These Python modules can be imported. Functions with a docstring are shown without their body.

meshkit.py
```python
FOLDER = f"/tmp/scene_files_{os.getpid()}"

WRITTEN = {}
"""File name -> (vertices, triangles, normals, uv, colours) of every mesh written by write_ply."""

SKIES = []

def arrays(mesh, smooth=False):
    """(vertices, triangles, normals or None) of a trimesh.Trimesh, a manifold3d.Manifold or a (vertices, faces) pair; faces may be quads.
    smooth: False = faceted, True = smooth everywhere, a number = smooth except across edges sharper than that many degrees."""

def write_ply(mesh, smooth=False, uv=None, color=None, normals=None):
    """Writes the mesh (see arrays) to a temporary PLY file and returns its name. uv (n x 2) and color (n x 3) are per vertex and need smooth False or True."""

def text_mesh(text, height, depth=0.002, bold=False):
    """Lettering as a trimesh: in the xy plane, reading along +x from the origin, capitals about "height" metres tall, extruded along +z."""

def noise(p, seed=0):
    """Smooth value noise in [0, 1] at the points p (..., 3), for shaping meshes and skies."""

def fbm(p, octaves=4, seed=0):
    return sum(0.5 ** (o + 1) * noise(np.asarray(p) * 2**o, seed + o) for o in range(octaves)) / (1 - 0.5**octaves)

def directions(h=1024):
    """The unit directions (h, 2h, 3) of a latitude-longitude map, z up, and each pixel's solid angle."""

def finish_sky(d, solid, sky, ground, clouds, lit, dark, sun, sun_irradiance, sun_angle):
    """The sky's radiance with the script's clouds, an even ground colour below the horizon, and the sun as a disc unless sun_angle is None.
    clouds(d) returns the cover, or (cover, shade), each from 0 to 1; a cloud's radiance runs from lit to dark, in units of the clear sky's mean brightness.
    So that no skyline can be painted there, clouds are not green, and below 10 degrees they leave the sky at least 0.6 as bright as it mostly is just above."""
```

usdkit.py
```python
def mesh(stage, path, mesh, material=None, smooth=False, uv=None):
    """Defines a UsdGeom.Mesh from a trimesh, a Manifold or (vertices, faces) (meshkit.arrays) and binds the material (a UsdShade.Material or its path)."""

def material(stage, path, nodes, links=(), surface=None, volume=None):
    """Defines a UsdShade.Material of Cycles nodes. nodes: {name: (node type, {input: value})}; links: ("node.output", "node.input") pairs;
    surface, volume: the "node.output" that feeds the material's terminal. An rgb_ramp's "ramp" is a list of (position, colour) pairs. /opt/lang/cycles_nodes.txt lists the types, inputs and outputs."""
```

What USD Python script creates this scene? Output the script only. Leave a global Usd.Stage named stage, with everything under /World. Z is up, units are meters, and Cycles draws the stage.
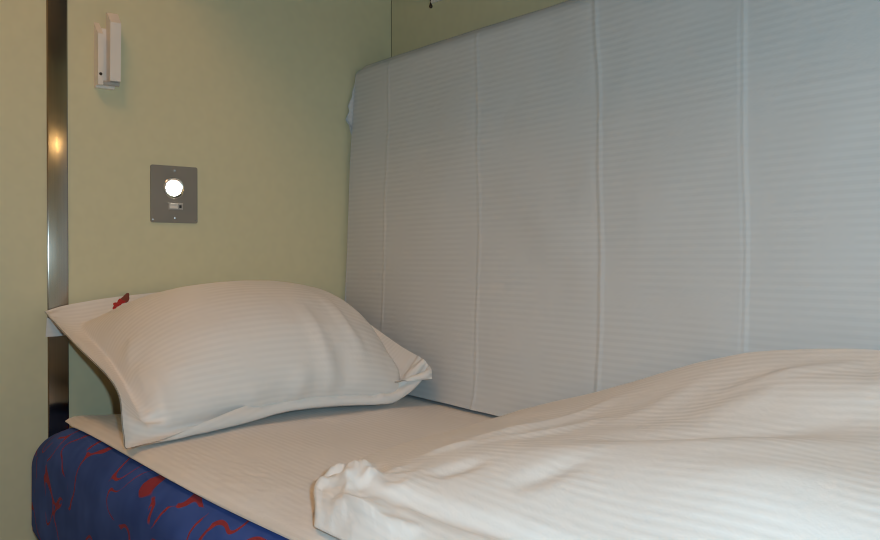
import math
import numpy as np
import trimesh
import manifold3d as m3
import usdkit, meshkit
from scipy.interpolate import LinearNDInterpolator, PchipInterpolator, RegularGridInterpolator, RBFInterpolator, RectBivariateSpline
from pxr import Gf, Sdf, Usd, UsdGeom, UsdLux, UsdShade, Vt

stage = Usd.Stage.CreateInMemory()
UsdGeom.SetStageUpAxis(stage, UsdGeom.Tokens.z)
UsdGeom.SetStageMetersPerUnit(stage, 1.0)
stage.SetDefaultPrim(UsdGeom.Xform.Define(stage, '/World').GetPrim())

# ---------------------------------------------------------------- camera, light, exposure
EYE, YAW, PITCH = np.array([1.72, 0.0, 0.77]), math.radians(38.0), math.radians(-0.527)
fwd = np.array([-math.cos(YAW) * math.cos(PITCH), math.sin(YAW) * math.cos(PITCH), math.sin(PITCH)])
rgt = np.array([math.sin(YAW), math.cos(YAW), 0.0])
upv = np.cross(rgt, fwd)
cam = UsdGeom.Camera.Define(stage, '/World/camera')
M = Gf.Matrix4d(*rgt, 0, *upv, 0, *(-fwd), 0, *EYE, 1)
cam.AddTransformOp().Set(M)
cam.CreateHorizontalApertureAttr(36.0)
cam.CreateFocalLengthAttr(870.0 / 880.0 * 36.0)
cam.CreateClippingRangeAttr(Gf.Vec2f(0.02, 100.0))
cam.CreateExposureAttr(0.0)

CEILING_LAMP = 8.3           # warm tube in the middle of the compartment
READING_LAMP = 40.0           # the bulb of a berth reading lamp
FLASH = 2.4                  # the compact camera's own small flash, right beside its lens


fl_ = UsdLux.DiskLight.Define(stage, '/World/camera_flash')                # a disk light shines along its own -z, as the camera looks
fp_ = EYE + rgt * 0.05 + upv * 0.035 - fwd * 0.01
fl_.AddTransformOp().Set(Gf.Matrix4d(*rgt, 0, *upv, 0, *(-fwd), 0, *fp_, 1))
fl_.CreateRadiusAttr(0.012)
fl_.CreateColorAttr(Gf.Vec3f(0.54, 0.82, 1.0))
fl_.CreateIntensityAttr(FLASH)
fl_.CreateNormalizeAttr(True)

# ---------------------------------------------------------------- naming helpers
LOOKS = '/World/Looks'
UsdGeom.Scope.Define(stage, LOOKS)
_used = {}


def numbered(parent, name):
    k = (parent, name)
    _used[k] = _used.get(k, -1) + 1
    return f'{parent}/{name}' + (f'_{_used[k]:03d}' if _used[k] else '')


def tag(prim, label=None, category=None, group=None, kind=None):
    for k, v in (('label', label), ('category', category), ('group', group), ('kind', kind)):
        if v:
            prim.SetCustomDataByKey(k, v)
    return prim


def thing(name, label, category, loc=(0, 0, 0), group=None):
    x = UsdGeom.Xform.Define(stage, numbered('/World', name))
    x.AddTranslateOp().Set(Gf.Vec3d(*map(float, loc)))
    return tag(x.GetPrim(), label, category, group)


def obj(name, mesh, mat, parent=None, smooth=False, uv=None, label=None):
    """One Mesh prim; coordinates are the parent's own (its base is the origin)."""
    p = str(parent.GetPath()) if parent else '/World'
    g = usdkit.mesh(stage, numbered(p, name), mesh, mat, smooth=smooth, uv=uv).GetPrim()
    return tag(g, label)


def obj_n(name, v, f, n, uv, mat, parent, label=None):
    """A mesh with given vertex normals."""
    p = str(parent.GetPath()) if parent else '/World'
    use = np.unique(f)
    back = np.zeros(len(v), int)
    back[use] = np.arange(len(use))
    g = usdkit.mesh(stage, numbered(p, name), (v[use], back[f]), mat, uv=uv[use])
    g.CreateNormalsAttr(Vt.Vec3fArray.FromNumpy(n[use].astype(np.float32)))
    g.SetNormalsInterpolation('vertex')
    return tag(g.GetPrim(), label)


def struct(name, mesh, mat, parent=None, label=None, category=None, smooth=False):
    g = obj(name, mesh, mat, parent, smooth=smooth)
    if parent is None:
        tag(g, label, category, kind='structure')
    return g


# ---------------------------------------------------------------- shape helpers
def box(x0, x1, y0, y1, z0, z1):
    b = trimesh.creation.box((x1 - x0, y1 - y0, z1 - z0))
    b.apply_translation(((x0 + x1) / 2, (y0 + y1) / 2, (z0 + z1) / 2))
    return b


def rbox(x0, x1, y0, y1, z0, z1, r, seg=12):
    """A box with round edges: hull of eight spheres."""
    s = m3.Manifold.sphere(r, seg)
    parts = [s.translate((x, y, z)) for x in (x0 + r, x1 - r) for y in (y0 + r, y1 - r) for z in (z0 + r, z1 - r)]
    return m3.Manifold.batch_hull(parts)


def tm(man):
    m = man.to_mesh()
    return trimesh.Trimesh(m.vert_properties[:, :3], m.tri_verts, process=False)


def plate_x(w, h, r, t, holes=()):
    """Rounded plate in the yz plane (centre 0), from x=0 to x=t, with round holes (y, z, radius)."""
    c = m3.CrossSection.square((w - 2 * r, h - 2 * r), True).offset(r, m3.JoinType.Round, circular_segments=24)
    for y, z, q in holes:
        c = c - m3.CrossSection.circle(q, 48).translate((y, z))
    e = m3.Manifold.extrude(c, t)
    return e.transform(np.array([[0, 0, 1, 0], [1, 0, 0, 0], [0, 1, 0, 0]], float))   # (u,v,w) -> (w,u,v)


def lathe_x(profile, n=40):
    """profile of (radius, x) revolved about the x axis."""
    m = trimesh.creation.revolve(np.array(profile, float), sections=n)
    v = np.array(m.vertices)
    m.vertices = v[:, [2, 0, 1]]
    return m


def screw_x(r, t):
    """Pan head screw with a cross slot, axis along x."""
    head = m3.Manifold.cylinder(t, r, r * 0.75, 20)
    slot = m3.Manifold.cube((r * 1.3, r * 0.28, t), True).translate((0, 0, t))
    head = head - slot - slot.rotate((0, 0, 90))
    return head.transform(np.array([[0, 0, 1, 0], [1, 0, 0, 0], [0, 1, 0, 0]], float))


def grid_faces(n, m, flip=False):
    a = np.arange(n * m).reshape(n, m)
    q = np.stack([a[:-1, :-1], a[1:, :-1], a[1:, 1:], a[:-1, 1:]], -1).reshape(-1, 4)
    t = np.vstack([q[:, [0, 1, 2]], q[:, [0, 2, 3]]])
    return t[:, ::-1] if flip else t


def refine(G, k):
    """A (n, m, c) grid resampled k times finer by cubic splines."""
    n, m, c = G.shape
    a, b = np.linspace(0, n - 1, (n - 1) * k + 1), np.linspace(0, m - 1, (m - 1) * k + 1)
    return np.stack([RectBivariateSpline(np.arange(n), np.arange(m), G[..., i], s=0)(a, b) for i in range(c)], -1)


def vnormals(v, f):
    n = np.zeros_like(v)
    fn = np.cross(v[f[:, 1]] - v[f[:, 0]], v[f[:, 2]] - v[f[:, 0]])
    for k in range(3):
        for c in range(3):
            n[:, c] += np.bincount(f[:, k], fn[:, c], len(v))
    return n / np.maximum(np.linalg.norm(n, axis=1, keepdims=True), 1e-12)


def obj_shell(name, G, UV, mat, parent, t=0.001, flip=False, low=None, label=None):
    """A cloth grid with a thickness t on its under side (or closed by the grid low) as one closed mesh with a crisp rim."""
    n, m = G.shape[:2]
    f = grid_faces(n, m, flip)
    v = G.reshape(-1, 3)
    nv = vnormals(v, f)
    w = v - nv * t if low is None else low.reshape(-1, 3)
    N = n * m
    a = np.arange(N).reshape(n, m)
    ring = np.concatenate([a[:, 0], a[-1, 1:], a[-2::-1, -1], a[0, -2:0:-1]])
    k = len(ring)
    i, i2 = np.arange(k), np.roll(np.arange(k), -1)
    rv = np.vstack([v[ring], w[ring]])
    rf = np.vstack([np.stack([i, i + k, i2 + k], -1), np.stack([i, i2 + k, i2], -1)])
    if flip:
        rf = rf[:, ::-1]
    V = np.vstack([v, w, rv])
    F = np.vstack([f, f[:, ::-1] + N, rf + 2 * N])
    Nn = np.vstack([nv, -nv if low is None else vnormals(w, f[:, ::-1]), vnormals(rv, rf)])
    U = UV.reshape(-1, 2)
    return obj_n(name, V, F, Nn, np.vstack([U, U, U[ring], U[ring]]), mat, parent, label)


def fbm(p, octaves=4, seed=0):
    a, s, t = 0.0, 0.0, 1.0
    for o in range(octaves):
        a = a + t * meshkit.noise(np.asarray(p) * 2 ** o, seed + o)
        s += t
        t *= 0.5
    return a / s


def sstep(a, b, x):
    t = np.clip((x - a) / (b - a), 0, 1)
    return t * t * (3 - 2 * t)


def cloth(P, layers, rest, steps, dt=1 / 60, iters=10, g=(0, 0, -9.8), pressure=None, tris=None, collide=None, pins=None, damp=0.97, bend=0.15, areal=0.2, full=None):
    """Position based cloth. P: (N,3); layers: index grids; rest: for each layer the rest positions in its own plane (n, m, 2)."""
    groups = []
    for li, (G, R) in enumerate(zip(layers, rest)):
        fu = full[li] if isinstance(full, list) else full
        n, m = G.shape

        def add(i0, i1, di, dj, si, sj, stiff):
            A = [(i, j) for i in i0 for j in i1]
            i, j = np.array(A).T
            ok = (i + di < n) & (j + dj < m) & (j + dj >= 0)
            i, j = i[ok], j[ok]
            a, b = G[i, j], G[i + di, j + dj]
            ok = a != b
            L = np.linalg.norm(R[i, j] - R[i + di, j + dj], axis=-1)
            if fu is not None:
                L = L * 0.5 * (fu[i, j] + fu[i + di, j + dj])
            groups.append((a[ok], b[ok], L[ok], stiff))
        ri, rj = range(n), range(m)
        for p in (0, 1):
            add(range(p, n, 2), rj, 1, 0, 0, 0, 1.0)
            add(ri, range(p, m, 2), 0, 1, 0, 0, 1.0)
            add(range(p, n, 2), rj, 1, 1, 0, 0, 0.35)
            add(range(p, n, 2), rj, 1, -1, 0, 0, 0.35)
            add([i for i in ri if (i // 2) % 2 == p], rj, 2, 0, 0, 0, -bend)
            add(ri, [j for j in rj if (j // 2) % 2 == p], 0, 2, 0, 0, -bend)
    X, V = P.copy(), np.zeros_like(P)
    g = np.array(g, float)
    for s in range(steps):
        V = V + dt * g
        if pressure:
            pr = pressure * min(1.0, s / (0.4 * steps))
            fn = np.cross(X[tris[:, 1]] - X[tris[:, 0]], X[tris[:, 2]] - X[tris[:, 0]]) / 6
            F = np.stack([sum(np.bincount(tris[:, k], fn[:, c], len(X)) for k in range(3)) for c in range(3)], -1)
            A = areal * (rest[0][1, 1] - rest[0][0, 0]).prod()
            V = V + dt * pr * F / A
        Q = X + dt * V
        for it in range(iters):
            for a, b, L, k in groups:
                D = Q[b] - Q[a]
                l = np.sqrt((D * D).sum(1)) + 1e-9
                e = (l - L) / l
                if k < 0:
                    e = np.minimum(e, 0)
                c = (0.5 * abs(k) * e)[:, None] * D
                Q[a] += c
                Q[b] -= c
            if pins is not None:
                i, T, w = pins
                Q[i] += w[:, None] * (T - Q[i])
            if collide is not None:
                Q = collide(Q, X)
        V = (Q - X) / dt * damp
        X = Q
    return X


# ---------------------------------------------------------------- materials
def mat(name, nodes, links, surface='p.BSDF'):
    return usdkit.material(stage, f'{LOOKS}/{name}', nodes, links, surface=surface)


def plain(name, color, rough=0.5, metal=0.0, bump=0.0, scale=200.0, spec=0.5, vary=0.06, **kw):
    c = np.array(color, float)
    nodes = {'tc': ('texture_coordinate', {}), 'n': ('noise_texture', {'scale': scale / 20, 'detail': 4.0}),
             'r': ('rgb_ramp', {'ramp': [(0.3, tuple(c * (1 - vary))), (0.7, tuple(np.minimum(c * (1 + vary), 1)))]}),
             'p': ('principled_bsdf', {'roughness': rough, 'metallic': metal, 'specular_ior_level': spec, **kw})}
    links = [('tc.object', 'n.vector'), ('n.fac', 'r.fac'), ('r.color', 'p.base_color')]
    if bump:
        nodes['n2'] = ('noise_texture', {'scale': scale, 'detail': 3.0})
        nodes['b'] = ('bump', {'strength': bump, 'distance': 0.001})
        links += [('tc.object', 'n2.vector'), ('n2.fac', 'b.height'), ('b.normal', 'p.normal')]
    return mat(name, nodes, links)


def striped_cotton(name, color, period, axis='y', contrast=0.06, relief=0.00008, wobble=0.0):
    """White cotton with woven satin stripes: stripes follow the cloth's own coordinates (st, metres)."""
    c = np.array(color, float)
    nodes = {'uv': ('uvmap', {'attribute': 'st'}), 'tc': ('texture_coordinate', {}), 's': ('separate_xyz', {}),
             'k': ('math', {'math_type': 'multiply', 'value2': 2 * math.pi / period}),
             'sn': ('math', {'math_type': 'sine'}),
             'st': ('map_range', {'from_min': -0.45, 'from_max': 0.45, 'to_min': 0.0, 'to_max': 1.0, 'clamp': True}),
             'r': ('rgb_ramp', {'ramp': [(0.0, tuple(c * (1 - contrast))), (1.0, tuple(c))]}),
             'w': ('noise_texture', {'scale': 1400.0, 'detail': 2.0}),
             'cr': ('noise_texture', {'scale': 28.0, 'detail': 5.0, 'roughness': 0.6}),
             'rg': ('map_range', {'from_min': 0.0, 'from_max': 1.0, 'to_min': 0.85, 'to_max': 0.5}),
             'b0': ('bump', {'strength': 0.35, 'distance': 0.004}),
             'b1': ('bump', {'strength': 0.12, 'distance': 0.0004}),
             'b2': ('bump', {'strength': 1.0, 'distance': relief}),
             'p': ('principled_bsdf', {'sheen_weight': 0.12, 'sheen_roughness': 0.5, 'specular_ior_level': 0.25})}
    nodes['am'] = ('noise_texture', {'scale': 12.0, 'detail': 3.0})
    nodes['ar'] = ('map_range', {'from_min': 0.38, 'from_max': 0.62, 'to_min': 0.05, 'to_max': 1.15, 'clamp': True})
    nodes['mu'] = ('math', {'math_type': 'multiply'})
    links = [('uv.UV', 'am.vector'), ('am.fac', 'ar.value'), ('ar.result', 'mu.value1'), ('sn.value', 'mu.value2'), ('uv.UV', 's.vector'), (f's.{axis}', 'k.value1'), ('k.value', 'sn.value1'), ('mu.value', 'st.value'), ('st.result', 'r.fac'),
             ('st.result', 'rg.value'), ('rg.result', 'p.roughness'), ('r.color', 'p.base_color'),
             ('uv.UV', 'w.vector'), ('uv.UV', 'cr.vector'), ('cr.fac', 'b0.height'), ('w.fac', 'b1.height'), ('b0.normal', 'b1.normal'),
             ('mu.value', 'b2.height'), ('b1.normal', 'b2.normal'), ('b2.normal', 'p.normal')]
    return mat(name, nodes, links)


CREAM = (0.68, 0.64, 0.42)
m_laminate = plain('cream_laminate', CREAM, rough=0.38, bump=0.08, scale=900, vary=0.02, spec=0.4)
m_floor = plain('grey_vinyl', (0.16, 0.16, 0.17), rough=0.6, vary=0.2)
m_ceiling = plain('white_ceiling', (0.70, 0.68, 0.62), rough=0.5)
m_sheet = striped_cotton('bed_sheet_cotton', (0.82, 0.785, 0.745), 0.011, contrast=0.03, relief=0.00004)
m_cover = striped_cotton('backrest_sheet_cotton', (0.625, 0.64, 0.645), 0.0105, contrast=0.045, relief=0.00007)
m_pillow = striped_cotton('pillowcase_cotton', (0.82, 0.795, 0.76), 0.0095, contrast=0.04, relief=0.00008)
m_duvet = striped_cotton('quilt_cover_cotton', (0.845, 0.825, 0.795), 0.013, contrast=0.04, relief=0.00016)
m_plate = plain('grey_metal_plate', (0.27, 0.25, 0.22), rough=0.38, metal=0.35, vary=0.03)
m_chrome = plain('chrome', (0.75, 0.74, 0.72), rough=0.2, metal=1.0)
m_white_plastic = plain('white_plastic', (0.80, 0.75, 0.68), rough=0.4, vary=0.02)
m_grey_plastic = plain('light_grey_plastic', (0.42, 0.40, 0.37), rough=0.45, vary=0.02)
m_dark = plain('dark_plastic', (0.03, 0.03, 0.03), rough=0.4)
m_brown = plain('dark_brown_metal', (0.06, 0.045, 0.03), rough=0.35, metal=0.5)
m_frame = plain('dark_painted_metal', (0.035, 0.035, 0.04), rough=0.5)
m_navy = plain('navy_cloth', (0.02, 0.03, 0.09), rough=0.85, bump=0.3, scale=900)
m_red = plain('red_print', (0.42, 0.02, 0.02), rough=0.7)
m_redbrown = plain('dull_red_print', (0.20, 0.045, 0.03), rough=0.7)
m_steel = mat('brushed_steel',
              {'tc': ('texture_coordinate', {}), 'mp': ('mapping', {'scale': (600.0, 600.0, 3.0)}), 'n': ('noise_texture', {'scale': 1.0, 'detail': 3.0}),
               'rr': ('map_range', {'to_min': 0.14, 'to_max': 0.19}), 'b': ('bump', {'strength': 0.01, 'distance': 0.0002}), 't': ('combine_xyz', {'x': 0.0, 'y': 1.0, 'z': 0.0}),
               'p': ('principled_bsdf', {'base_color': (0.38, 0.335, 0.29), 'metallic': 1.0, 'anisotropic': 0.9})},
              [('tc.object', 'mp.vector'), ('mp.vector', 'n.vector'), ('n.fac', 'rr.value'), ('rr.result', 'p.roughness'), ('n.fac', 'b.height'), ('b.normal', 'p.normal'), ('t.vector', 'p.tangent')])


def emitter(name, color, strength):
    return mat(name, {'e': ('emission', {'color': color, 'strength': strength})}, [], surface='e.emission')


m_bulb_warm = emitter('foot_lamp_glow', (1.0, 0.62, 0.24), 200.0)
m_bulb = emitter('reading_lamp_glow', (1.0, 0.93, 0.80), READING_LAMP)
m_tube = emitter('ceiling_lamp_glow', (1.0, 0.52, 0.24), CEILING_LAMP)

# blue moquette with broken red squiggles: contour lines of a warped noise, cut into strokes by a second noise
m_blue = mat('blue_moquette',
             {'tc': ('texture_coordinate', {}),
              'n1': ('noise_texture', {'scale': 12.5, 'detail': 0.0, 'distortion': 0.7}),
              'd': ('math', {'math_type': 'subtract', 'value2': 0.5}), 'ab': ('math', {'math_type': 'absolute'}),
              'wd': ('noise_texture', {'scale': 24.0, 'detail': 1.0}),
              'wm': ('map_range', {'from_min': 0.36, 'from_max': 0.46, 'to_min': 0.0, 'to_max': 0.023, 'clamp': True}),
              'lt': ('math', {'math_type': 'subtract'}), 'm': ('map_range', {'from_min': 0.0, 'from_max': 0.006, 'clamp': True}),
              'cl': ('noise_texture', {'scale': 14.0, 'detail': 2.0}),
              'rb': ('rgb_ramp', {'ramp': [(0.3, (0.028, 0.062, 0.24)), (0.7, (0.052, 0.105, 0.37))]}),
              'mx': ('mix_color', {'b': (0.29, 0.032, 0.03)}),
              'w': ('noise_texture', {'scale': 1500.0, 'detail': 1.0}), 'b': ('bump', {'strength': 0.35, 'distance': 0.0008}),
              'p': ('principled_bsdf', {'roughness': 0.9, 'sheen_weight': 0.06, 'sheen_tint': (0.4, 0.55, 1.0), 'specular_ior_level': 0.15})},
             [('tc.object', 'n1.vector'), ('n1.fac', 'd.value1'), ('d.value', 'ab.value1'), ('tc.object', 'wd.vector'), ('wd.fac', 'wm.value'),
              ('wm.result', 'lt.value1'), ('ab.value', 'lt.value2'), ('lt.value', 'm.value'), ('m.result', 'mx.fac'), ('tc.object', 'cl.vector'),
              ('cl.fac', 'rb.fac'), ('rb.color', 'mx.a'), ('mx.result', 'p.base_color'), ('tc.object', 'w.vector'), ('w.fac', 'b.height'), ('b.normal', 'p.normal')])

# ---------------------------------------------------------------- the compartment
FOOT, BACK, FRONT, TOP = 1.96, 1.196, -1.25, 2.30
struct('floor', box(-0.05, FOOT + 0.05, FRONT - 0.05, BACK + 0.05, -0.05, 0), m_floor, label='grey vinyl floor of the compartment', category='floor')
struct('ceiling', box(-0.05, FOOT + 0.05, FRONT - 0.05, BACK + 0.05, TOP, TOP + 0.05), m_ceiling, label='pale ceiling of the compartment', category='ceiling')
# head wall: two laminate panels with a steel strip over their joint
wl = UsdGeom.Xform.Define(stage, '/World/wall_left').GetPrim()
tag(wl, 'cream laminate wall at the pillow end', 'wall', kind='structure')
obj('panel', tm(rbox(-0.04, 0.0, 0.4375, BACK, 0, TOP, 0.0015)), m_laminate, wl)
obj('panel', tm(rbox(-0.04, 0.0, FRONT, 0.4355, 0, TOP, 0.0015)), m_laminate, wl)
wb = UsdGeom.Xform.Define(stage, '/World/wall_back').GetPrim()
tag(wb, 'cream laminate wall above the backrest', 'wall', kind='structure')
obj('panel', tm(rbox(0.0, FOOT, BACK, BACK + 0.04, 0, TOP, 0.001)), m_laminate, wb)
struct('wall_right', box(FOOT, FOOT + 0.04, FRONT, BACK + 0.04, 0, TOP), m_laminate, label='cream laminate wall at the foot end', category='wall')
struct('wall_front', box(-0.04, FOOT + 0.04, FRONT - 0.04, FRONT, 0, TOP), m_laminate, label='cream laminate wall behind the camera', category='wall')

# steel strip: shallow bowed section with folded edges, up the joint of the two panels
pts = [(0.0, 0.4192), (0.0026, 0.4192), (0.0032, 0.4205)]
pts += [(0.0032 + 0.0006 * math.sin(math.pi * t), 0.4205 + 0.0342 * t) for t in np.linspace(0.05, 0.95, 13)]
pts += [(0.0032, 0.4547), (0.0026, 0.456), (0.0, 0.456)]
strip = m3.Manifold.extrude(m3.CrossSection([pts]), TOP - 0.01)
struct('trim_1', tm(strip), m_steel, label='polished steel strip running up the cream wall', category='trim strip', smooth=35)

# ---------------------------------------------------------------- reading lamp
def reading_lamp(label, loc, bulb_mat):
    t = thing('reading_lamp', label, 'reading lamp', loc, group=None)
    p = plate_x(0.097, 0.115, 0.004, 0.003, [(-0.001, 0.013, 0.0215)])
    obj('wall_plate', tm(p), m_plate, t, smooth=30)
    obj('reflector_ring', lathe_x([(0.0215, 0.0), (0.0215, 0.0034), (0.0205, 0.0042), (0.0180, 0.0038), (0.0160, 0.0028), (0.0158, 0.0)]).apply_translation((0, -0.001, 0.013)), m_chrome, t, smooth=40, label='bright round lamp rim')
    obj('bulb', lathe_x([(0.0, 0.0072), (0.005, 0.0069), (0.010, 0.0060), (0.013, 0.0048), (0.0158, 0.0026), (0.0158, 0.0004), (0, 0.0004)]).apply_translation((0, -0.001, 0.013)), bulb_mat, t, smooth=60, label='glowing white round lamp')
    sw = obj('switch', tm(rbox(0.0025, 0.0050, -0.0130, 0.0170, -0.0310, -0.0175, 0.0008)), m_grey_plastic, t, label='small light grey rocker switch')
    rk = m3.Manifold.extrude(m3.CrossSection([[(0.0, -0.0045), (0.0022, -0.0045), (0.0010, 0.0), (0.0030, 0.0045), (0.0, 0.0045)]]), 0.0165)
    rk = rk.transform(np.array([[1, 0, 0, 0.0048], [0, 0, 1, -0.0110], [0, 1, 0, -0.0242]], float))
    r = tm(rk)
    r.fix_normals()
    obj('rocker', r, m_white_plastic, sw)
    obj('indicator', tm(rbox(0.0045, 0.0062, 0.0090, 0.0140, -0.0272, -0.0212, 0.0008)), m_dark, sw, label='dark indicator window')
    for y, z in ((0.0, -0.0475), (0.0, 0.0480), (-0.043, -0.0515), (0.043, -0.0515)):
        small = abs(y) > 0.01
        obj('screw', tm(screw_x(0.0016 if small else 0.0026, 0.0012 if small else 0.0016).translate((0.0029, y if not small else math.copysign(0.0445, y), z))), m_chrome, t)
    return t


reading_lamp('lit reading lamp on a square grey plate, on the cream wall above the pillow', (0.0, 0.6605, 0.9065), m_bulb)

foot = reading_lamp('lit reading lamp on the wall at the foot end, behind the camera', (FOOT, 0.88, 1.225), m_bulb_warm)
UsdGeom.Xformable(foot).AddRotateZOp().Set(180.0)

# ---------------------------------------------------------------- folded white bracket on the wall, upper left
t = thing('wall_bracket', 'folded white plastic bracket on the cream wall above the reading lamp', 'bracket', (0.0, 0.525, 1.172))
# back plate and a hinged flap with a slanted top, folded against it
obj('base_plate', tm(rbox(0.0, 0.012, -0.021, 0.016, -0.070, 0.045, 0.003)), m_white_plastic, t, smooth=30)
fl = m3.Manifold.extrude(m3.CrossSection([[(-0.058, 0.012), (0.074, 0.012), (0.074, 0.018), (0.052, 0.038), (-0.058, 0.034)]]), 0.020)
# (u = z, v = x, w = y)
fl = fl.transform(np.array([[0, 1, 0, 0], [0, 0, 1, -0.001], [1, 0, 0, 0]], float))
f_ = tm(fl); f_.fix_normals()
obj('flap', f_, m_white_plastic, t, label='taller front flap with slanted top')
ck = m3.Manifold.extrude(m3.CrossSection([[(-0.066, 0.0), (0.056, 0.0), (0.030, 0.026), (-0.066, 0.026)]]), 0.010)
ck = ck.transform(np.array([[0, 1, 0, 0], [0, 0, 1, -0.0205], [1, 0, 0, 0]], float))
c_ = tm(ck); c_.fix_normals()
obj('side_cheek', c_, m_white_plastic, t, label='shorter side cheek with chamfered top')
obj('hinge', trimesh.creation.cylinder(0.0045, 0.030, sections=16).apply_transform(trimesh.transformations.rotation_matrix(math.pi / 2, [1, 0, 0])).apply_translation((0.024, 0.004, -0.062)), m_grey_plastic, t)
obj('screw', tm(screw_x(0.003, 0.002).translate((0.026, -0.0155, -0.046))), m_brown, t)

# ---------------------------------------------------------------- coat hook on the back wall, at the top of the picture
t = thing('coat_hook', 'white coat hook with dark tip on the wall above the backrest', 'hook', (0.196, BACK, 1.376))
pl = plate_x(0.075, 0.050, 0.006, 0.004).rotate((0, 0, -90))
obj('base_plate', tm(pl), m_white_plastic, t, smooth=30)
path = np.array([(0, -0.002, 0.008), (0, -0.018, 0.004), (0, -0.030, -0.008), (0, -0.033, -0.026), (0, -0.031, -0.042)])
obj('hook', trimesh.creation.sweep_polygon(__import__('shapely').Point(0, 0).buffer(0.0035, 6), path), m_brown, t, smooth=50, label='dark metal hook')
obj('hook_tip', trimesh.creation.icosphere(2, 0.0042).apply_translation((0, -0.031, -0.044)), m_brown, t, smooth=True)

# ---------------------------------------------------------------- lower berth
BED = 0.50
t = thing('berth', 'blue upholstered lower berth with red squiggle pattern', 'berth', (0, 0, 0))
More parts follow.
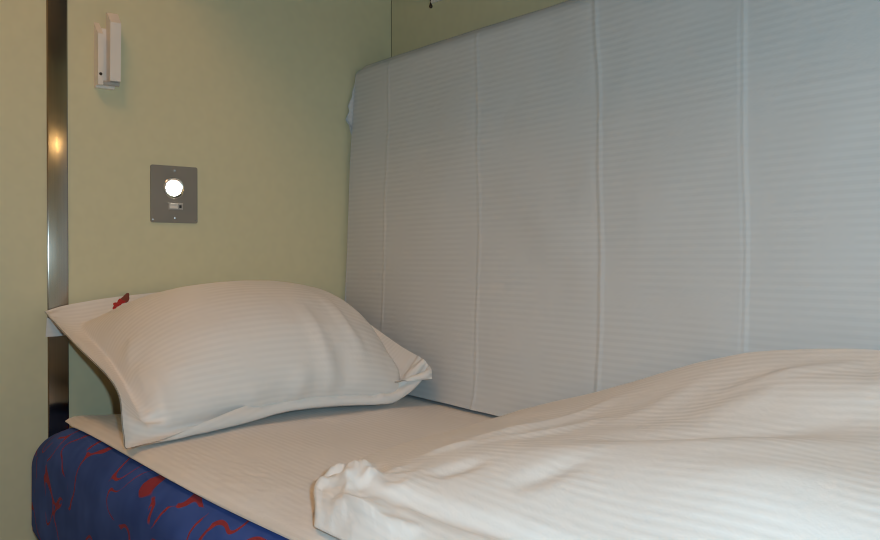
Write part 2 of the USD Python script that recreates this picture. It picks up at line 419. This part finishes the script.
# cushion: rounded long section, swollen a little between its ends
CF, CT, CB = 0.378, 0.490, 0.265
def cushion():
    L0, L1, n = 0.006, 1.950, 120
    sec = []
    R = 0.060
    for a in np.linspace(0, math.pi / 2, 10):
        sec.append((CF + R - R * math.cos(a), CT - R + R * math.sin(a)))
    sec += [(y, CT) for y in np.linspace(CF + R + 0.02, 1.04, 16)]
    sec += [(1.045, CT - 0.01), (1.045, CB + 0.01), (1.04, CB)]
    sec += [(y, CB) for y in np.linspace(1.0, CF + 0.05, 6)]
    for a in np.linspace(0, math.pi / 2, 6):
        sec.append((CF + 0.03 - 0.03 * math.sin(a), CB + 0.03 - 0.03 * math.cos(a)))
    sec += [(CF, z) for z in np.linspace(CB + 0.05, CT - R - 0.01, 7)]
    sec = np.array(sec)
    c = np.array([0.70, 0.38])
    xs = np.concatenate([L0 + 0.03 * (1 - np.cos(np.linspace(0, math.pi / 2, 8))), np.linspace(L0 + 0.04, L1 - 0.04, n), L1 - 0.03 * (1 - np.cos(np.linspace(math.pi / 2, 0, 8)))])
    V = []
    for x in xs:
        e = min(x - L0, L1 - x)
        s = 0.03 - math.sqrt(max(0, 0.03 ** 2 - max(0, 0.03 - e) ** 2)) if e < 0.03 else 0
        p = sec.copy()
        p[:, 0] += np.where(p[:, 0] < 0.6, s * 0.8, -s * 0.3)
        p[:, 1] += np.where(p[:, 1] > c[1], -s * 0.6, s * 0.6)
        p[:, 1] -= 0.034 * math.exp(-(x / 0.11) ** 2) * sstep(0.30, 0.45, p[:, 1])
        p[:, 0] += 0.007 * math.exp(-(x / 0.07) ** 2) * (1 - sstep(0.40, 0.52, p[:, 0]))
        q = np.column_stack([np.full(len(p), x), p])
        w = fbm(q * 7 + 3, 3, 5) - 0.5
        out = (p - c) / np.linalg.norm(p - c, axis=1, keepdims=True)
        q[:, 1:] += out * (w * 0.004)[:, None]
        V.append(q)
    V = np.array(V)
    n_, m_ = V.shape[:2]
    a = np.arange(n_ * m_).reshape(n_, m_)
    b = np.roll(a, -1, axis=1)
    f = np.concatenate([np.stack([a[:-1], b[:-1], b[1:]], -1).reshape(-1, 3), np.stack([a[:-1], b[1:], a[1:]], -1).reshape(-1, 3)])
    v = V.reshape(-1, 3)
    caps = [V[0].mean(0), V[-1].mean(0)]
    v = np.vstack([v, caps])
    k = n_ * m_
    f = np.vstack([f, np.stack([b[0], a[0], np.full(m_, k)], -1), np.stack([a[-1], b[-1], np.full(m_, k + 1)], -1)])
    m = trimesh.Trimesh(v, f, process=False)
    if m.volume < 0:
        m.invert()
    return m
obj('cushion', cushion(), m_blue, t, smooth=50, label='blue cushion with broken red squiggles')
obj('frame', tm(rbox(0.002, 1.955, 0.42, 1.19, 0.20, 0.262, 0.006)), m_frame, t, label='dark metal berth frame')
for x in (0.35, 1.6):
    obj('leg', tm(rbox(x - 0.025, x + 0.025, 0.46, 0.51, 0.0, 0.205, 0.004)), m_frame, t)
    obj('leg', tm(rbox(x - 0.025, x + 0.025, 1.12, 1.17, 0.0, 0.205, 0.004)), m_frame, t)

# ---------------------------------------------------------------- backrest (folded middle berth) and the sheet over it
def back_y(z):
    return 1.052 + (z - 0.5) * 0.058
t = thing('backrest', 'padded navy backrest leaning on the back wall under a white sheet', 'backrest', (0, 0, 0))
hexa = m3.Manifold.batch_hull([m3.Manifold.sphere(0.028, 20).translate((x, y, z)) for x in (0.043, 1.925) for y, z in ((back_y(0.540) + 0.036, 0.540), (1.162, 0.540), (back_y(1.198) + 0.036, 1.198), (1.165, 1.198))])
obj('cushion', tm(hexa), m_navy, t, smooth=40)
for x in (0.25, 1.0, 1.7):
    obj('wall_hook', tm(rbox(x - 0.02, x + 0.02, 1.176, 1.1955, 1.10, 1.16, 0.003)), m_frame, t)

def backrest_sheet():
    """Over the front, round the left end and the top; ironing folds stand up as low vertical ridges."""
    zb, zt = 0.503, 1.226
    s = np.arange(0, 1.945, 0.0025)                 # along x
    u = np.arange(0, 0.80, 0.0075)                  # up the front, then over the top
    S, U = np.meshgrid(s, u, indexing='ij')
    H = zt - zb
    Rt = 0.030
    front = np.minimum(U, H - Rt)
    z = zb + front
    y = back_y(z) - 0.006
    over = np.clip(U - (H - Rt), 0, None)
    ang = np.minimum(over / Rt, math.pi / 2)
    z = z + Rt * np.sin(ang)
    y = y + Rt * (1 - np.cos(ang)) + np.clip(over - Rt * math.pi / 2, 0, None)
    x = 0.010 + S
    Rc = 0.026                                       # rounded top corner at the left end
    dz, dx = z - (zt - Rc), (0.010 + Rc) - x
    cor = (dz > 0) & (dx > 0)
    d = np.hypot(dz, dx) + 1e-9
    mx = np.maximum(dz, dx)
    x = np.where(cor, 0.010 + Rc - dx * mx / d, x)
    z = np.where(cor, zt - Rc + dz * mx / d, z)
    # ironing folds: low ridges and one sharp step
    out = np.zeros_like(S)
    wob = 0.002 * np.sin(U * 9) + 0.0015 * np.sin(U * 23 + 1)
    for xc, a, w in ((0.158, 0.0012, 0.0034), (0.462, 0.0012, 0.0034), (0.762, 0.0018, 0.0040), (1.32, 0.0012, 0.004), (1.63, 0.0012, 0.004)):
        q = (x - xc - wob - 0.075 * np.clip(1.0 - z, -0.2, 0.5) * min(1, xc / 0.4)) / w
        out += a * np.exp(-q * q) - 0.35 * a * np.exp(-((q + 2.6) / 1.4) ** 2)
    q = x - 1.022 - 0.050 * (1.2 - z) - wob * 0.4
    out += 0.0020 * (1 - sstep(-0.002, 0.0045, q)) * np.exp(-np.clip(-q, 0, None) / 0.09) - 0.0010 * np.exp(-((q + 0.006) / 0.0022) ** 2)
    for xc, sg in ((0.31, 1), (0.61, -1), (0.90, 1), (1.2, 1)):
        out += sg * 0.0016 * np.exp(-((x - xc) / 0.11) ** 2)
    P3 = np.stack([x * 3.5, y * 0, z * 3.0], -1)
    out += 0.016 * (fbm(P3, 3, 11) - 0.5)
    out += 0.006 * (fbm(np.stack([x * 10 + z * 4, z * 6, y * 0], -1), 3, 17) - 0.5) * np.exp(-((x - 0.62) / 0.35) ** 2)
    for zc in (0.74, 1.0):                           # cross folds, faint
        out += 0.0012 * np.exp(-((z - zc - 0.004 * np.sin(x * 5)) / 0.004) ** 2)
    # soft drag folds below the middle
    out += 0.004 * np.exp(-(((x - 0.66) * 0.8 + (z - 0.83)) / 0.05) ** 2) * np.exp(-((x - 0.6) / 0.16) ** 2)
    fade = 1 - sstep(0.3, 1.2, ang)
    y = y - np.maximum(out, -0.006) * fade
    z = z + 0.25 * np.maximum(out, -0.006) * (1 - fade)
    # bottom hem: wavers and curls towards the seat
    b = np.exp(-U / 0.02)
    y = y - 0.014 * np.exp(-(U / 0.16) ** 2) * sstep(0.25, 0.62, x)
    y = y - 0.010 * b * (0.6 + 0.8 * fbm(np.stack([x * 6, x * 0, x * 0], -1), 2, 3)) * sstep(0.2, 0.6, x)
    z = z - b * 0.004
    return np.stack([x, y, z], -1), np.stack([S, U], -1)
G, UV = backrest_sheet()
n_, m_ = G.shape[:2]
t = thing('backrest_sheet', 'white striped sheet hung over the backrest with vertical ironing folds', 'sheet', (0, 0, 0))
obj_shell('cloth', G, UV, m_cover, t, t=0.0012)
# the end of the sheet, tucked round the left side, with a bunched corner sticking out against the wall
def side_tuck():
    u = np.linspace(0, 1, 60)
    w = np.linspace(0, 1, 14)
    Uu, W = np.meshgrid(u, w, indexing='ij')
    z = 0.53 + Uu * 0.655
    bul = 0.65 * np.exp(-((z - 1.125) / 0.042) ** 2) + 0.5 * np.exp(-((z - 1.090) / 0.020) ** 2)
    y = back_y(z) - 0.004 + W * 0.055 - 0.026 * bul * (1 - W) ** 0.7 * (0.8 + 0.2 * np.sin(z * 190))
    x = 0.010 - 0.006 * np.sin(W * math.pi * 0.5) + 0.003 * bul * np.sin(W * 17 + z * 60)
    x = np.maximum(x, 0.0025)
    return np.stack([x, y, z], -1), np.stack([W * 0.06, Uu * 0.655], -1)
G2, UV2 = side_tuck()
obj_shell('tucked_end', G2, UV2, m_cover, t, t=0.001, flip=True, label='bunched end of the sheet against the wall')

# ---------------------------------------------------------------- bed sheet on the berth
def bed_sheet():
    xs, ys = np.arange(0.098, 1.945, 0.006), np.arange(0.0, 0.665, 0.006)
    S, U = np.meshgrid(xs, ys, indexing='ij')
    front = 0.412 + 0.004 * np.sin(S * 6.0) + 0.010 * np.exp(-((S - 0.1) / 0.06) ** 2) + 0.010 * sstep(0.6, 1.1, S)
    y = front + U
    z = np.full_like(S, BED)
    z -= 0.010 * np.exp(-U / 0.012)                               # turns down over the cushion's edge
    quiet = 1 - sstep(0.62, 0.86, S)
    z += 0.010 * (fbm(np.stack([S * 4, y * 4, S * 0], -1), 3, 21) - 0.5) * quiet - 0.004 * (1 - quiet)
    r = fbm(np.stack([S * 12 + y * 10, y * 34 - S * 8, S * 0], -1), 3, 27)
    z += 0.005 * (1 - np.abs(2 * r - 1)) * np.exp(-((y - 0.47) / 0.07) ** 2) * sstep(0.4, 0.7, S) * (1 - sstep(0.78, 0.9, S))
    z -= 0.008 * sstep(0.90, 1.04, y)                              # dips into the gap below the backrest
    z -= 0.010 * np.exp(-((S - 0.1) / 0.07) ** 2)
    c = np.exp(-(((S - 0.1) / 0.05) ** 2 + (U / 0.05) ** 2))      # lifted corner
    z += 0.008 * c
    return np.stack([S, y, np.maximum(z, 0.4925 - 0.012 * np.exp(-((S - 0.08) / 0.08) ** 2))], -1), np.stack([S, U], -1)
G, UV = bed_sheet()
n_, m_ = G.shape[:2]
t = thing('bed_sheet', 'cream-lit striped white sheet lying flat on the blue berth', 'sheet', (0, 0, 0))
obj_shell('cloth', G, UV, m_sheet, t, t=0.0012)
# the turned hem along the front and the head end: a doubled, slightly thicker band
hem_n = 4
Gh = G[:, :hem_n] + [0, 0, 0.0008]
obj_shell('hem', Gh, UV[:, :hem_n], m_sheet, t, t=0.0004)

# ---------------------------------------------------------------- pillow
def pillow():
    d = 0.0100
    nA, nB = 63, 50                                  # along the pillow, across it
    fl = 5                                           # flange cells
    a, b = np.arange(nA) * d, np.arange(nB) * d
    A = np.array([0.482, 0.405, 0.507])              # near front corner
    B = np.array([0.405, 1.008, 0.548])              # far front corner
    C = np.array([0.012, 0.412, 0.678])              # near back corner, against the wall
    D = np.array([0.025, 0.995, 0.700])
    S, T = np.meshgrid(a / a[-1], b / b[-1], indexing='ij')
    S3, T3 = S[..., None], T[..., None]
    P0 = (1 - S3) * (1 - T3) * A + S3 * (1 - T3) * B + (1 - S3) * T3 * C + S3 * T3 * D
    hump = (np.sin(math.pi * S) * np.sin(math.pi * T))[..., None]
    nrm = np.array([0.35, 0, 0.94])
    Pt = P0 + nrm * 0.085 * hump ** 0.6
    Pb = P0 - nrm * 0.010 * hump
    top = np.arange(nA * nB).reshape(nA, nB)
    bot = top.copy()
    inner = np.zeros((nA, nB), bool)
    inner[fl + 1:nA - fl - 1, fl + 1:nB - fl - 1] = True
    bot[inner] = nA * nB + np.arange(inner.sum())
    P = np.vstack([Pt.reshape(-1, 3), Pb[inner]])
    rest = np.stack(np.meshgrid(a, b, indexing='ij'), -1)
    seam = np.zeros((nA - 1, nB - 1), bool)
    seam[fl:nA - 1 - fl, fl:nB - 1 - fl] = True
    def tri(G, mask, flip):
        q = np.stack([G[:-1, :-1], G[1:, :-1], G[1:, 1:], G[:-1, 1:]], -1)[mask]
        t_ = np.vstack([q[:, [0, 1, 2]], q[:, [0, 2, 3]]])
        return t_[:, ::-1] if flip else t_
    # the grid runs along +y then towards the wall (-x): its own normal points up
    tris = tri(top, seam, False)                     # the filling pushes the upper side up; the lower side sags on to the bed
    rI = np.minimum(np.arange(nA), nA - 1 - np.arange(nA))[:, None]
    rJ = np.minimum(np.arange(nB), nB - 1 - np.arange(nB))[None]
    full = 1.0 + 0.11 * sstep(4, 15, np.minimum(rI, rJ))
    def run(e):
        return np.linalg.norm(np.diff(e, axis=0), axis=1).sum()
    def collide(Q, X):
        lo = 0.5068
        hit = Q[:, 2] < lo
        Q[hit, 2] = lo
        Q[hit, :2] += 0.6 * (X[hit, :2] - Q[hit, :2])
        w = Q[:, 0] < 0.0065
        Q[w, 0] = 0.0065
        Q[w, 1:] += 0.5 * (X[w, 1:] - Q[w, 1:])
        lim = back_y(Q[:, 2]) - 0.020
        Q[:, 1] = np.minimum(Q[:, 1], lim)
        return Q
    def side(pts, n):
        pts = np.array(pts, float)
        return PchipInterpolator(pts[:, 0], pts[:, 1:])(np.linspace(0, 1, n))
    front = side([(0, *A), (.06, .477, .441, .509), (.20, .450, .527, .522), (.32, .415, .607, .533), (.47, .375, .705, .541), (.68, .372, .835, .543), (.87, .388, .940, .545), (1, *B)], nA)
    backe = side([(0, *C), (.06, .010, .450, .690), (.25, .010, .560, .706), (.5, .010, .715, .716), (.75, .010, .865, .714), (1, *D)], nA)
    near = side([(0, *A), (.08, .462, .407, .530), (.17, .436, .410, .574), (.30, .370, .415, .596), (.55, .225, .413, .628), (1, *C)], nB)
    far = side([(0, *B), (.05, .398, 1.01, .565), (.12, .385, 1.01, .580), (.35, .300, 1.01, .604), (.65, .170, 1.005, .650), (1, *D)], nB)
    pi = np.concatenate([top[:, 0], top[:, -1], top[0, 1:-1], top[-1, 1:-1]])
    pins = (pi, np.vstack([front, backe, near[1:-1], far[1:-1]]), np.full(len(pi), 0.4))
    for e, n, w in ((front, nA, rJ * 0 + np.arange(nB)[None]), (backe, nA, (nB - 1 - np.arange(nB))[None]), (near, nB, np.arange(nA)[:, None]), (far, nB, (nA - 1 - np.arange(nA))[:, None])):
        full = full - max(0, 1.0 - run(e) / ((n - 1) * d)) * np.exp(-(w / 6.0) ** 2)
    low = full - 0.125 * sstep(4, 15, np.minimum(rI, rJ))
    X = cloth(P, [top, bot], [rest, rest], 130, dt=1 / 60, iters=9, g=(-0.5, 0, -3.0), pressure=1.0, full=[full, low], tris=tris, collide=collide, pins=pins, damp=0.92, bend=0.14)
    Gt, Gb = X[top], X[bot]
    return Gt, Gb, rest, fl
Gt, Gb, rest, fl = pillow()
t = thing('pillow', 'plump white striped pillow with a flat flange, propped against the cream wall', 'pillow', (0, 0, 0))
K = 3
Ft, Fb, Fr = refine(Gt, K), refine(Gb, K), refine(rest, K)
nA, nB = Ft.shape[:2]
fa, fb = grid_faces(nA, nB), grid_faces(nA, nB, True)
Sg, Tg = np.meshgrid(np.linspace(0, 1, nA), np.linspace(0, 1, nB), indexing='ij')
def fold(h, pts, a, w, lx=0.62, ly=0.49):
    pts = np.array(pts, float)
    n = 40
    q = np.column_stack([np.interp(np.linspace(0, 1, n), np.linspace(0, 1, len(pts)), pts[:, k]) for k in (0, 1)])
    best = np.full(Sg.shape, 9.0)
    taper = np.zeros(Sg.shape)
    for k in range(n):
        d_ = np.hypot((Sg - q[k, 0]) * lx, (Tg - q[k, 1]) * ly)
        t_ = math.sin(math.pi * (k + 0.5) / n) ** 0.6
        m_ = d_ < best
        best[m_] = d_[m_]
        taper[m_] = t_
    return h + a * taper * np.exp(-(best / w) ** 2)
hp = np.zeros((nA, nB))
for pts, a_, w_ in (([(.60, .14), (.575, .28), (.56, .45)], .006, .014), ([(.70, .26), (.665, .36), (.655, .50)], .006, .012), ([(.79, .40), (.73, .52), (.69, .62)], .005, .014), ([(.49, .12), (.515, .24)], .006, .020),
                    ([(.65, .16), (.63, .30)], -.005, .016), ([(.13, .13), (.145, .24), (.12, .36)], .007, .014), ([(.12, .40), (.16, .50)], .004, .015), ([(.86, .22), (.80, .30)], .005, .016), ([(.36, .13), (.38, .20)], .004, .02)):
    hp = fold(hp, pts, a_, w_)
hp += 0.007 * (fbm(np.stack([Sg * 5, Tg * 7, Sg * 0], -1), 3, 61) - 0.5) * np.clip(np.minimum(np.minimum(Sg, 1 - Sg), np.minimum(Tg, 1 - Tg)) * 9, 0, 1)
Ft = Ft + hp[..., None] * vnormals(Ft.reshape(-1, 3), fa).reshape(nA, nB, 3)
nt, nb = vnormals(Ft.reshape(-1, 3), fa), vnormals(Fb.reshape(-1, 3), fb)
vb = Fb.reshape(-1, 3) + nb * 0.0012
vt = Ft.reshape(-1, 3) + nt * 0.0006
I, J = np.divmod(np.arange(nA * nB), nB)
infl = (I < fl * K + 0) | (I > nA - 1 - fl * K) | (J < fl * K) | (J > nB - 1 - fl * K)
# stitched seam: a shallow groove where flange meets body
dist = np.minimum.reduce([np.abs(I - fl * K), np.abs(I - (nA - 1 - fl * K)), np.abs(J - fl * K), np.abs(J - (nB - 1 - fl * K))])
inbox = (I >= fl * K - 1) & (I <= nA - fl * K) & (J >= fl * K - 1) & (J <= nB - fl * K)
vt = vt - nt * (0.0007 * np.exp(-(dist / 0.9) ** 2) * inbox)[:, None]
nt = vnormals(vt, fa)
uvp = Fr.reshape(-1, 2)
isf = infl[fa].any(1)
isfb = infl[fb].any(1)
v2 = np.vstack([vt, vb]); n2 = np.vstack([nt, nb]); uv2 = np.vstack([uvp[:, ::1], uvp])
N = nA * nB
ring = np.concatenate([np.arange(nB), nB - 1 + nB * np.arange(1, nA), N - 2 - np.arange(nB - 1), (N - nB) - nB * np.arange(1, nA - 1)])
r2 = np.roll(ring, -1)
rim = np.vstack([np.stack([ring, ring + N, r2 + N], -1), np.stack([ring, r2 + N, r2], -1)])
obj_n('pillow_body', v2, np.vstack([fa[~isf], fb[~isfb] + N]), n2, uv2, m_pillow, t)
obj_n('flange', v2, np.vstack([fa[isf], fb[isfb] + N, rim]), n2, uv2, m_pillow, t, label='flat white border of the pillowcase')
# small woven mark, laid on the cloth
def on_pillow(i, j):
    k = int(round(i)) * nB + int(round(j))
    return vt[k], nt[k], (vt[k + 3 * nB] - vt[k - 3 * nB]), (vt[k + 3] - vt[k - 3])
def blot(place, la, lb, ang):
    k = int(np.argmin(((vt - np.array(place)) ** 2).sum(1)))
    i, j = divmod(k, nB)
    o, n, ea, eb = on_pillow(i, j)
    ea = ea / np.linalg.norm(ea); eb = np.cross(n, ea)
    q = np.linspace(0, 2 * math.pi, 14, endpoint=False)
    rr = 1 + 0.18 * np.sin(3 * q + i)
    A_, B_ = la * np.cos(q) * rr, lb * np.sin(q) * rr
    c, s = math.cos(ang), math.sin(ang)
    ring_ = o + n * 0.0016 + np.outer(c * A_ - s * B_, ea) + np.outer(s * A_ + c * B_, eb)
    low = ring_ - n * 0.0022
    v = np.vstack([ring_, low, [o + n * 0.0020]])
    k = np.arange(14); k1 = (k + 1) % 14
    f = np.vstack([np.stack([k, k1, np.full(14, 28)], -1), np.stack([k + 14, k1 + 14, k1], -1), np.stack([k + 14, k1, k], -1)])
    return v, f
for place, la, lb, ang, m_ in (((.020, .557, .701), .0150, .0070, 0.9, m_redbrown), ((.028, .545, .697), .0090, .0065, 0.5, m_red), ((.032, .536, .691), .0075, .0055, 0.0, m_red), ((.036, .530, .686), .0050, .0030, 0.9, m_red)):
    obj('woven_mark', blot(place, la, lb, ang), m_, t, smooth=True, label='small dark red mark on the pillowcase')

# corner of the case's under side, hanging below the upper left corner of the pillow
def corner_flap():
    a, b = np.linspace(0, 1, 9), np.linspace(0, 1, 8)
    A_, B_ = np.meshgrid(a, b, indexing='ij')
    P00, P10, P01, P11 = np.array([.018, .414, .668]), np.array([.030, .446, .652]), np.array([.012, .413, .632]), np.array([.018, .463, .634])
    W = [A_[..., None], B_[..., None]]
    P = (1 - W[0]) * (1 - W[1]) * P00 + W[0] * (1 - W[1]) * P10 + (1 - W[0]) * W[1] * P01 + W[0] * W[1] * P11
    P[..., 0] += 0.004 * np.sin(A_ * 5) * B_
    return P, np.stack([A_ * 0.05, B_ * 0.035], -1)
Gc, Uc = corner_flap()
obj_shell('case_flap', Gc, Uc, m_pillow, t, t=0.001, flip=True)

# ---------------------------------------------------------------- quilt
def quilt():
    d = 0.0075
    ctl = np.array([  # x, y, height above the bed
        (0.62, 1.02, 0.0), (0.66, 0.90, 0.0), (0.70, 0.76, 0.0), (0.75, 0.63, 0.0), (0.82, 0.54, 0.0), (0.86, 0.49, 0.006), (1.0, 0.445, 0.0), (1.2, 0.47, 0.0), (1.5, 0.49, 0.0), (1.95, 0.49, 0.0),
        (0.70, 1.0, 0.022), (0.84, 1.0, 0.064), (0.99, 1.0, 0.114), (1.10, 1.0, 0.141), (1.26, 0.99, 0.151), (1.5, 0.99, 0.153), (1.95, 0.99, 0.153),
        (0.77, 0.88, 0.022), (0.90, 0.87, 0.048), (1.10, 0.87, 0.088), (1.30, 0.86, 0.104), (1.6, 0.86, 0.108), (1.95, 0.86, 0.108),
        (0.80, 0.76, 0.022), (0.95, 0.76, 0.046), (1.15, 0.77, 0.074), (1.35, 0.78, 0.086), (1.95, 0.78, 0.088),
        (0.84, 0.65, 0.022), (0.95, 0.65, 0.046), (1.10, 0.65, 0.062), (1.30, 0.665, 0.080), (1.6, 0.665, 0.084), (1.95, 0.665, 0.084),
        (0.94, 0.56, 0.030), (1.10, 0.58, 0.044), (1.25, 0.595, 0.042), (1.5, 0.595, 0.038), (1.95, 0.595, 0.038), (1.3, 0.635, 0.068), (1.6, 0.635, 0.070), (1.95, 0.635, 0.070),
        (0.97, 0.49, 0.022), (1.1, 0.51, 0.016), (1.25, 0.54, 0.012), (1.5, 0.55, 0.008), (1.95, 0.55, 0.008)])
    rb = RBFInterpolator(ctl[:, :2] * [0.7, 1], ctl[:, 2], kernel='thin_plate_spline', smoothing=1e-5)
    y0, y1, x1 = 0.440, 1.012, 1.945
    b = np.arange(0, y1 - y0 + 1e-6, d)
    nB = len(b)
    left = np.interp(y0 + b, [0.44, 0.47, 0.50, 0.54, 0.63, 0.76, 0.84, 0.90, 1.02, 1.04], [0.95, 0.90, 0.874, 0.832, 0.748, 0.70, 0.674, 0.655, 0.615, 0.612])
    nA = 168
    s = np.linspace(0, 1, nA)
    xx = left[None] + s[:, None] * (x1 - left[None])
    yy = np.broadcast_to(y0 + b, xx.shape)
    def H(x, y):
        h = np.maximum(rb(np.column_stack([x, y]) * [0.7, 1]), 0)
        return h
    h = H(xx.ravel(), yy.ravel()).reshape(xx.shape)
    # folds lying along the quilt
    def ridge(pts, a, w, sharp=False):
        pts = np.array(pts, float)
        n = 60
        t = np.linspace(0, 1, n)
        q = np.column_stack([np.interp(t, np.linspace(0, 1, len(pts)), pts[:, k]) for k in (0, 1)])
        best, tap = np.full(xx.shape, 9.0), np.zeros(xx.shape)
        for k in range(n):
            dd = np.hypot(xx - q[k, 0], yy - q[k, 1])
            m_ = dd < best
            best[m_] = dd[m_]
            tap[m_] = math.sin(math.pi * (k + 0.5) / n) ** 0.5
        return a * tap * (np.exp(-best / w) if sharp else np.exp(-(best / w) ** 2))
    for pts, a_, w_ in (([(.90, .68), (.905, .78), (.925, .93)], .008, .020), ([(.95, .66), (.98, .74), (.99, .84)], .006, .016), ([(1.05, .62), (1.13, .685), (1.22, .72), (1.32, .775), (1.42, .85)], .006, .034),
                        ([(1.13, .82), (1.19, .90), (1.28, .90), (1.36, .97)], .012, .040), ([(1.08, .72), (1.20, .78), (1.30, .85)], -.006, .024), ([(1.12, .90), (1.25, .97)], .006, .02), ([(1.02, .80), (1.06, .95)], .004, .025)):
        h = h + ridge(pts, a_, w_)
    cr = np.exp(-(((xx - 0.93) / 0.075) ** 2 + ((yy - 0.50) / 0.05) ** 2))
    for pts, a_, w_ in (([(.825, .58), (.865, .545), (.955, .505)], .011, .010), ([(.86, .575), (.92, .54), (.99, .51)], -.007, .010), ([(.925, .475), (1.02, .503), (1.15, .525), (1.25, .54)], -.010, .010),
                        ([(.88, .50), (.94, .505)], .012, .008), ([(.895, .475), (.935, .49), (.97, .47)], .012, .007), ([(.96, .455), (1.03, .47)], .013, .009), ([(1.0, .45), (1.08, .475)], .010, .010),
                        ([(.905, .505), (.93, .475)], -.008, .007), ([(1.0, .55), (1.03, .60)], -.006, .014), ([(1.10, .57), (1.13, .64)], -.005, .016), ([(.92, .60), (.95, .66)], .005, .014)):
        h = h + ridge(pts, a_, w_)
    rn = fbm(np.stack([xx * 26 + yy * 9, yy * 27 - xx * 8, xx * 0], -1), 3, 41)
    h = h + cr * 0.012 * (1 - np.abs(2 * rn - 1))
    h = h + 0.006 * (fbm(np.stack([xx * 7, yy * 13, xx * 0], -1), 3, 43) - 0.5) * sstep(0, 0.03, h)
    h = np.maximum(h, 0)
    edge = np.minimum.reduce([np.arange(nA)[:, None] + 0 * yy, np.arange(nB)[None] + 0 * xx])
    roll = np.minimum(edge * d, 0.020)
    z = BED + 0.003 + np.minimum(h, 9) * 1.0
    z = z + 0.010 * np.sqrt(np.clip(1 - (1 - roll / 0.020) ** 2, 0, 1))       # rounded edge: the quilt has thickness
    P = np.stack([xx, yy, z], -1)
    # the cover is a little larger than what it covers: let it settle into its own creases
    gx, gy = np.linspace(0.55, 1.96, 283), np.linspace(y0 - 0.02, y1 + 0.02, 128)
    body = LinearNDInterpolator(P[..., :2].reshape(-1, 2), z.ravel(), fill_value=BED + 0.003)(*np.meshgrid(gx, gy, indexing='ij'))
    spl = RegularGridInterpolator((gx, gy), body, bounds_error=False, fill_value=BED + 0.003)
    dx, dy = np.diff(P, axis=0, prepend=P[:1]), np.diff(P, axis=1, prepend=P[:, :1])
    slack = 1.009 + 0.03 * cr
    R = np.stack([np.cumsum(np.linalg.norm(dx, axis=-1), 0), np.cumsum(np.linalg.norm(dy, axis=-1), 1)], -1)
    idx = np.arange(nA * nB).reshape(nA, nB)
    rim = np.unique(np.concatenate([idx[0], idx[-1], idx[:, 0], idx[:, -1]]))
    lumps = 0.004 * (fbm(np.stack([xx * 9, yy * 22, xx * 0], -1), 3, 47))
    lumps[[0, -1]] = 0
    lumps[:, [0, -1]] = 0
    P1 = P + np.stack([0 * xx, 0 * xx, lumps], -1)
    flat = P.reshape(-1, 3)
    def collide(Q, X):
        lo = spl(Q[:, :2])
        hit = Q[:, 2] < lo
        Q[hit, 2] = lo[hit]
        Q[hit, :2] += 0.35 * (X[hit, :2] - Q[hit, :2])
        return Q
    X = cloth(P1.reshape(-1, 3), [idx], [P], 40, dt=1 / 60, iters=6, g=(0, 0, -3.0), collide=collide, pins=(rim, flat[rim], np.full(len(rim), 1.0)), damp=0.9, bend=0.25, full=slack)
    return X.reshape(nA, nB, 3), R
G, UV = quilt()
t = thing('quilt', 'white striped quilt heaped on the near end of the bed', 'quilt', (0, 0, 0))
Gq, Uq = refine(G, 2), refine(UV, 2)
n_, m_ = Gq.shape[:2]
low = Gq.copy()
low[..., 2] = np.minimum(BED + 0.0022, Gq[..., 2] - 0.0006)
obj_shell('quilt_cover', Gq, Uq, m_duvet, t, t=0, low=low)

# ---------------------------------------------------------------- upper berth and ceiling lamp (above the picture; they shade and light it)
t = thing('upper_berth', 'blue upper berth on the back wall above the picture', 'berth', (0, 0, 0))
obj('cushion', tm(rbox(0.01, 1.95, 0.50, 1.19, 1.62, 1.70, 0.02)), m_blue, t, smooth=40)
obj('frame', tm(rbox(0.005, 1.955, 0.49, 1.195, 1.575, 1.622, 0.005)), m_frame, t)
t = thing('ceiling_lamp', 'long warm white ceiling lamp in the middle of the compartment', 'ceiling lamp', (0.95, -0.10, TOP))
obj('housing', tm(rbox(-0.50, 0.50, -0.19, 0.19, -0.035, 0.0, 0.008)), m_white_plastic, t, smooth=30)
obj('diffuser', tm(rbox(-0.48, 0.48, -0.17, 0.17, -0.055, -0.030, 0.010)), m_tube, t, smooth=40)
